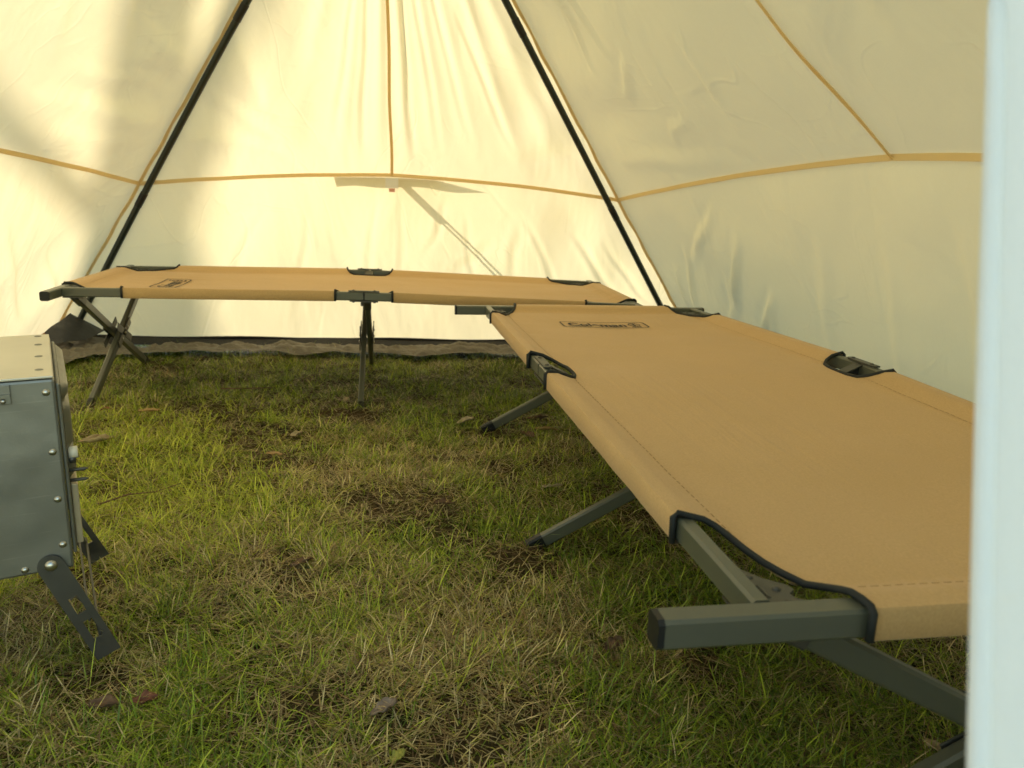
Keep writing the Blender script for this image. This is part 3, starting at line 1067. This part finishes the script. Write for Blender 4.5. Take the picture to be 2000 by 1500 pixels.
        for dx in (-.034, .034):
            bm = bmesh.new()
            dome(bm, (xm + dx, ym + sg * .0095, zm + .002), (0, 0, 1), .0048, .003)
            obj('rivet', bm, 'bracket', hg, smooth=True)
            bm = bmesh.new()
            dome(bm, (xm + dx, ym + sg * .0095, zm - .0345), (0, 0, -1), .0055, .004)
            obj('rivet', bm, 'bracket', hg, smooth=True)
        # corner gusset plates
        for fx in (0, 1):
            X = (lambda e: CL - e) if fx else (lambda e: e)
            zc = cot_z(X(.05)) - .013
            yb = yy(X(.05))
            bm = bmesh.new()
            f2 = lambda p: [(X(a), yb + sg * b) for a, b in p]
            plate(bm, f2([(.105, .0185), (.016, .0185), (.014, .040), (.018, .058), (.027, .061), (.033, .053), (.041, .052), (.048, .060), (.058, .057), (.072, .040)]), zc - .004, zc)
            box(bm, *sorted((X(.012), X(.095))), *sorted((yb + sg * .0183, yb + sg * .0213)), zc - .014, zc - .001)
            cb = obj('corner_bracket', bm, 'bracket', root)
            for e, yo in ((.075, .027), (.024, .043), (.05, .043)):
                bm = bmesh.new()
                dome(bm, (X(e), yb + sg * yo, zc), (0, 0, 1), .0048, .003)
                obj('rivet', bm, 'bracket', cb, smooth=True)
    # ---- end bars
    for xe in (0, CL):
        z = cot_z(0) - .002 - .014
        bm = bmesh.new()
        bar(bm, (xe, -.082, z), (xe, CW1 + .012, z), .026, .028, ch=.003)
        eb = obj('end_bar', bm, 'frame', root)
        for y0, y1 in ((-.088, -.082), (CW1 + .012, CW1 + .018)):
            bm = bmesh.new()
            bar(bm, (xe, y0, z), (xe, y1, z), .0266, .0286, ch=.004)
            obj('end_plug', bm, 'cap', eb)
    # ---- three crossed leg pairs
    for x in (.055, CL / 2, CL - .055):
        zt = cot_z(x) - .030
        ya, yb = cot_y0(x), cot_y1(x)
        for d_, (p, q) in ((-1, ((ya + .028, zt), (yb + .002, -.012))), (1, ((yb - .028, zt), (ya - .002, -.012)))):
            xx = x + d_ * .0115
            if x > CL / 2 - .1: xx = x - d_ * .0105
            a, b = V(xx, p[0], p[1]), V(xx, q[0], q[1])
            d = (b - a).normalized()
            bm = bmesh.new()
            bar(bm, a, b - d * .03, .019, .029, up=(0, d.z, -d.y), ch=.0035)
            lg = obj('leg', bm, 'frame', root)
            bm = bmesh.new()
            bar(bm, b - d * .035, b + d * .005, .0215, .0315, up=(0, d.z, -d.y), ch=.004)
            obj('foot_cap', bm, 'cap', lg)
            bm = bmesh.new()     # hinge shoe under the rail
            bar(bm, a - d * .012, a + d * .055, .024, .033, up=(0, d.z, -d.y), ch=.003)
            obj('hinge_shoe', bm, 'bracket', lg)
            sy = 1 if p[0] < .3 else -1
            bm = bmesh.new()
            box(bm, xx - .03, xx + .03, *sorted((p[0] - sy * .026, p[0] + sy * .004)), zt - .004, zt - .0008)
            obj('hinge_plate', bm, 'bracket', lg)
        # crossing clamp
        ym = (ya + yb) / 2
        zm = zt * .5 - .0
        for fx in (-.0235, .0235):
            bm = bmesh.new()
            for s in (-1, 1):
                dd = V(0, s * (yb - ya), -zt).normalized()
                bar(bm, V(x + fx, ym, zm) - dd * .075, V(x + fx, ym, zm) + dd * .075, .003, .028, up=(0, dd.z, -dd.y), ch=.001)
            cl = obj('leg_clamp', bm, 'bracket', root)
            for dy, dz in ((0, 0), (.03, .017), (-.03, -.017)):
                bm = bmesh.new()
                dome(bm, (x + fx + math.copysign(.0015, fx), ym + dy, zm + dz), (fx, 0, 0), .006, .004)
                obj('rivet', bm, 'rivet', cl, smooth=True)
    return root

def copy_tree(o, parent=None):
    c = o.copy()
    C.objects.link(c)
    c.parent = parent
    for ch in list(o.children):
        copy_tree(ch, c)
    return c

def build_cots():
    yaw = .1688
    a = build_cot('camping cot nearest the camera on the right, pointing into the tent')
    a.location = (.2147 - math.sin(yaw) * CL, .614 + math.cos(yaw) * CL, -.010)
    a.rotation_euler = (0, -.0072, yaw - math.pi / 2)
    b = copy_tree(a)
    b['label'] = 'camping cot standing across the tent along the sunlit back wall'
    b.location = (-1.4274, 2.4202, .004)
    b.rotation_euler = (0, .0150, .1548)

# ------------------------------------------------------------ stove
def build_stove():
    root = thing('wood_stove', 'grey steel box wood stove on slotted folding legs at the left edge', 'stove', (-.650, 1.080, 0),
                 (0, 0, math.atan2(.515, .857)))
    X0, Y1, Z0, Z1 = -.46, .350, .150, .447
    bm = bmesh.new()
    box(bm, X0, 0, 0, Y1, Z0, Z1 - .004, ch=.004)
    body = obj('firebox', bm, 'steel', root)
    bm = bmesh.new()
    box(bm, X0 - .002, -.001, .002, Y1 - .002, Z1 - .0035, Z1, ch=.001)
    top = obj('top_plate', bm, 'topsteel_lit', root)
    for x, y in ((-.018, .05), (-.018, .15), (-.018, .25), (-.018, .33), (-.14, .33), (-.28, .33)):
        bm = bmesh.new(); dome(bm, (x, y, Z1), (0, 0, 1), .006, .0015); obj('rivet', bm, 'steel', top, smooth=True)
    for x, z in ((-.012, .424), (-.012, .335), (-.012, .262), (-.012, .19), (-.063, .160), (-.12, .160), (-.19, .160), (-.19, .43)):
        bm = bmesh.new(); dome(bm, (x, 0, z), (0, -1, 0), .0055, .0035); obj('rivet', bm, 'rivet', body, smooth=True)
    # side bracket plate
    bm = bmesh.new()
    box(bm, -.20, -.054, -.003, -.0004, .412, .440, ch=.001)
    box(bm, -.20, -.055, -.007, -.003, .4225, .427)
    sb = obj('side_bracket', bm, 'steel', root)
    bm = bmesh.new(); dome(bm, (-.064, -.003, .417), (0, -1, 0), .004, .003); obj('rivet', bm, 'rivet', sb, smooth=True)
    # door frame on the right-hand end: flange, door leaf with pressed ribs
    bm = bmesh.new()
    box(bm, .0004, .006, .006, Y1 - .006, Z0 + .02, Z1 - .012, ch=.003)
    obj('door_frame', bm, 'steel', root)
    bm = bmesh.new()
    def leaf(s, t):
        y = lerp(.022, Y1 - .022, s); z = lerp(.285, .432, t)
        e = min(s, 1 - s, t, 1 - t)
        x = .0065 + .010 * sstep(0, .05, e)
        x -= .006 * (math.exp(-((t - .28) / .05) ** 2) + math.exp(-((t - .8) / .05) ** 2)) * sstep(0, .04, e)
        return V(x, y, z)
    grid(bm, leaf, 30, 40)
    dl = obj('door', bm, 'steel', root, smooth=True)
    bm = bmesh.new(); tube(bm, [V(.008, .03, .322), V(.020, .03, .322)], .009, 14); kn = obj('door_knob', bm, 'ceramic', dl, smooth=True)
    bm = bmesh.new(); tube(bm, [V(.006, .03, .312), V(.017, .03, .312)], .007, 12); obj('knob_collar', bm, 'darksteel', kn, smooth=True)
    for z in (.297, .281):
        bm = bmesh.new(); tube(bm, [V(.003, .022, z), V(.026, .018, z + .001), V(.031, .017, z + .0015)], [.0028, .0028, .001], 8); obj('hinge_pin', bm, 'bracket', dl, smooth=True)
    bm = bmesh.new()
    box(bm, .0065, .016, .03, Y1 - .03, .175, .272, ch=.002)
    ap = obj('ash_door', bm, 'cream', root)
    # folding legs: slotted plates
    def leg(y, sgn):
        bm = bmesh.new()
        p0, p1 = V(-.030, y, .160), V(.034 if sgn < 0 else .044, y, -.004)
        d = (p1 - p0); Ln = d.length; d.normalize()
        s = V(d.z, 0, -d.x)
        wd, th = .036, .003
        def seg(a, b, s0, s1):
            vs = []
            for yy in (y - th / 2, y + th / 2):
                for q, r in ((a, s0), (b, s0), (b, s1), (a, s1)):
                    pt = p0 + d * q + s * r
                    vs.append(bm.verts.new((pt.x, yy, pt.z)))
            for f in ((3, 2, 1, 0), (4, 5, 6, 7), (0, 1, 5, 4), (1, 2, 6, 5), (2, 3, 7, 6), (3, 0, 4, 7)):
                bm.faces.new([vs[i] for i in f])
        h = wd / 2
        # rounded head
        pl = [(math.cos(R(a)) * -h if False else -h * math.sin(R(a)), h * math.cos(R(a))) for a in range(0, 181, 15)]
        lo = []; hi = []
        for a_, b_ in pl:
            pt = p0 + d * a_ + s * b_
            lo.append(bm.verts.new((pt.x, y - th / 2, pt.z))); hi.append(bm.verts.new((pt.x, y + th / 2, pt.z)))
        bm.faces.new(lo); bm.faces.new(hi[::-1])
        for i in range(len(pl) - 1):
            bm.faces.new((lo[i], hi[i], hi[i + 1], lo[i + 1]))
        cuts_ = [(0, .06), (.06, .09, 1), (.09, .105), (.105, .14, 1), (.14, Ln)]
        for c in cuts_:
            if len(c) == 3:
                seg(c[0], c[1], -h, -h * .42); seg(c[0], c[1], h * .34, h)
            else:
                seg(c[0], c[1], -h, h)
        o = obj('folding_leg', bm, 'darksteel', root)
        bm = bmesh.new(); dome(bm, (p0.x, y + sgn * .0015, p0.z + .002), (0, sgn, 0), .009, .005); obj('pivot_rivet', bm, 'rivet', o, smooth=True)
    leg(-.0045, -1)
    leg(Y1 + .0045, 1)
    bm = bmesh.new()
    bar(bm, (.024, .0, .03), (.024, Y1, .03), .003, .036, up=(0, 0, 1), ch=.001)
    bar(bm, (.012, .0, .065), (.012, Y1, .065), .003, .018, up=(0, 0, 1), ch=.001)
    # hooked tabs curling toward the stove
    for y in (.02, Y1 - .02):
        pts = [V(.026, y, .015), V(.022, y, .045), V(.012, y, .075), V(-.004, y, .095), V(-.01, y, .088)]
        tube(bm, pts, [.006, .006, .005, .005, .003], 6, flat=.5)
    obj('leg_brace', bm, 'darksteel', root)
    # rear pair of legs (other end)
    for y in (-.0045, Y1 + .0045):
        bm = bmesh.new()
        bar(bm, (X0 + .034, y, .162), (X0 - .029, y, -.004), .003, .036, up=(0, 1, 0) if False else (.8, 0, .6), ch=.0008)
        obj('folding_leg', bm, 'darksteel', root)

# ------------------------------------------------------------ fallen leaves and twigs
def build_leaves():
    spots = [
        (-1.152, 2.397, .075, .028, .35, 'tan', 1.0, 'curled tan dead leaf on the grass right of the back cot leg'),
        (-1.152, 2.079, .115, .05, .9, 'pale', 1.2, 'large pale curled dead leaf on the grass right of the stove'),
        (-1.281, 2.38, .035, .03, .2, 'red', .7, 'small reddish dead leaf beside the front foot of the back cot'),
        (-.639, 2.238, .06, .03, 1.2, 'pale', .9, 'pale dead leaf in the dry patch left of the middle cot leg'),
        (-.565, 2.585, .04, .035, 1.5, 'pale', 1.2, 'small upright pale leaf just left of the middle cot leg'),
        (-.146, 2.45, .07, .04, .4, 'pale', .8, 'pale folded leaf left of the far leg of the right cot'),
        (.088, 2.511, .085, .05, .1, 'brown', .7, 'brown leaf farthest back in the cluster beside the right cot leg'),
        (.115, 2.38, .09, .045, .25, 'tan', .6, 'tan leaf in the middle of the cluster beside the right cot leg'),
        (.052, 2.306, .07, .05, 2.2, 'brown', .8, 'brown leaf nearest in the cluster beside the right cot leg'),
        (-.639, 2.021, .05, .022, .15, 'tan', .8, 'thin tan leaf lying flat in the middle of the grass'),
        (-.150, 1.735, .06, .03, .3, 'brown', .7, 'brown leaf in the bare patch at the centre of the grass'),
        (-.167, .983, .05, .034, .6, 'grey', .8, 'grey brown crumpled leaf low in front near the camera'),
        (-.134, .897, .034, .024, 1.3, 'green', .5, 'small yellow green leaf lowest in front near the camera'),
        (.606, .939, .055, .03, 1.9, 'pale', .9, 'whitish broken leaf at the bottom right under the near cot'),
        (-.521, 1.003, .04, .03, .5, 'red', .9, 'reddish brown leaf right of the stove foot'),
        (-.571, .985, .05, .028, .3, 'brown', .7, 'dark brown leaf directly in front of the stove foot'),
        (-.400, 1.413, .06, .035, .9, 'brown', .5, 'dark flat leaf in the left middle of the grass'),
        (.541, 1.431, .11, .03, 2.2, 'pale', .7, 'pale strip of bark beneath the open corner of the near cot'),
        (.186, 1.176, .05, .03, .7, 'brown', .7, 'brown leaf in front of the middle foot of the near cot'),
        (.111, 1.85, .06, .02, .1, 'pale', .6, 'pale sliver of leaf between the two left feet of the near cot'),
    ]
    cols = {'tan': ((.50, .33, .14), (.36, .21, .08)), 'pale': ((.52, .42, .26), (.36, .27, .15)), 'red': ((.26, .10, .05), (.16, .06, .03)),
            'brown': ((.20, .115, .06), (.11, .06, .03)), 'grey': ((.30, .23, .17), (.2, .14, .1)), 'green': ((.36, .36, .07), (.26, .27, .05))}
    mats = {k: leaf_mat('dead_leaf_' + k, *c) for k, c in cols.items()}
    for x, y, L, W_, a, kind, curl, label in spots:
        L, W_ = L * .85, W_ * .85
        bm = bmesh.new()
        sd = random.random() * 50
        lip = []
        def fn(s, t):
            u = s - .5
            prof = math.sin(math.pi * min(1, max(0, s * .94 + .03))) ** .7 * (1 + .22 * noise.noise(V(s * 7, sd, t > .5)))
            q = (t - .5) * W_ * prof
            ang = q / W_ * 3.4 * curl
            rad = W_ / (3.4 * curl)
            yy, zz = rad * math.sin(ang), rad * (1 - math.cos(ang))
            zz += .25 * L * curl * u * u + .006 * noise.noise(V(s * 5, t * 4, sd))
            return V(u * L, yy, zz)
        grid(bm, fn, 14, 8)
        lf = bmesh.new()
        me = bpy.data.meshes.new('dead_leaf')
        bm.to_mesh(me); bm.free(); lf.free()
        o = obj('dead_leaf', None, mats[kind], me=me, smooth=True)
        o.location = (x, y, ground_h(x, y) + .012)
        o.rotation_euler = (random.uniform(-.3, .3), random.uniform(-.25, .25), a)
        tag(o, label, 'leaf', 'dead leaves on the grass')
        md = o.modifiers.new('thickness', 'SOLIDIFY'); md.thickness = .0006
    # twigs
    for pts, r, label in (([(-.93, 1.66), (-.89, 1.72), (-.84, 1.75), (-.80, 1.80)], .0022, 'thin brown twig on the grass right of the stove'),
                          ([(-1.02, 2.66), (-.95, 2.70), (-.86, 2.74)], .0025, 'thin twig on the grass below the back cot')):
        bm = bmesh.new()
        P = [V(x, y, ground_h(x, y) + .016 + .004 * (i % 2)) for i, (x, y) in enumerate(pts)]
        tube(bm, P, [r * (1 - .2 * i) for i in range(len(P))], 6)
        o = obj('twig', bm, mats['brown'], smooth=True)
        tag(o, label, 'twig', 'twigs on the grass')

# ------------------------------------------------------------ tree outside (its shadow falls on the cloth)
def build_tree():
    base = TO + TU * (-11.88) + TV * 10.75
    root = thing('tree', 'forked tree outside whose shadow falls on the left tent wall', 'tree', base, (0, 0, TA + math.pi / 4))
    # local x = across the sun, local y = away towards the sun
    bm = bmesh.new()
    K = 2.48
    tube(bm, [(.10, 0, -.1), (.09, 0, .6), (.08, .02, 1.8), (.07, 0, 3.2), (.04, 0, 2.6 + K), (-.05, 0, 3.3 + K), (-.20, 0, 4.0 + K), (-.40, 0, 4.6 + K), (-.62, .05, 5.6 + K), (-.75, .1, 7.0 + K), (-.8, .1, 8.4 + K)],
         [.40, .32, .28, .26, .24, .215, .19, .17, .13, .09, .04], 16)
    trunk = obj('trunk', bm, 'bark', root, smooth=True)
    limbs = [([(-.08, 0, 3.3), (-.30, .02, 3.62), (-.68, 0, 3.98), (-.97, .05, 4.27), (-1.4, .1, 4.9), (-1.8, .1, 6.2), (-1.9, 0, 7.6)], .075, .02),
             ([(.0, 0, 3.15), (.02, .05, 4.0), (-.02, .08, 5.2), (.10, .0, 6.6), (.25, 0, 8.2)], .12, .03),
             ([(-.02, .05, 5.3), (.08, .1, 4.9), (.18, .1, 4.45), (.33, .1, 4.08)], .04, .008),
             ([(.0, 0, 5.6), (.45, -.1, 6.4), (.8, -.2, 7.4), (1.0, -.1, 8.4)], .07, .02),
             ([(-.68, .1, 6.2), (-.9, .4, 7.0), (-1.0, .7, 8.1), (-1.0, .8, 9.0)], .06, .02),
             ([(-.75, 0, 7.0), (-.5, -.4, 7.9), (-.3, -.6, 8.9)], .06, .02)]
    limbs = [([(x, y, z + K) for x, y, z in p], a, b) for p, a, b in limbs]
    tips = []
    for p, r0, r1 in limbs:
        bm = bmesh.new()
        tube(bm, p, [lerp(r0, r1, i / (len(p) - 1)) for i in range(len(p))], 8)
        obj('limb', bm, 'bark', trunk, smooth=True)
        if p[-1][2] > 7 + K: tips += [V(*q) for q in p[-2:]]
    bm = bmesh.new()
    for c in tips:
        for k in range(9):
            cc = c + V(random.gauss(0, .5), random.gauss(0, .5), abs(random.gauss(0, .4)))
            for _ in range(26):
                p = cc + V(random.gauss(0, .17), random.gauss(0, .17), random.gauss(0, .13))
                a = V(random.gauss(0, 1), random.gauss(0, 1), random.gauss(0, 1)).normalized() * .05
                b = a.orthogonal().normalized() * .028
                bm.faces.new([bm.verts.new(q) for q in (p - a, p - b, p + a, p + b)])
    obj('crown', bm, leaf_mat('autumn_leaves', (.10, .11, .025), (.2, .14, .03)), root)

build_ground()
build_tent()
build_cots()
build_stove()
build_tree()
build_leaves()
build_grass()
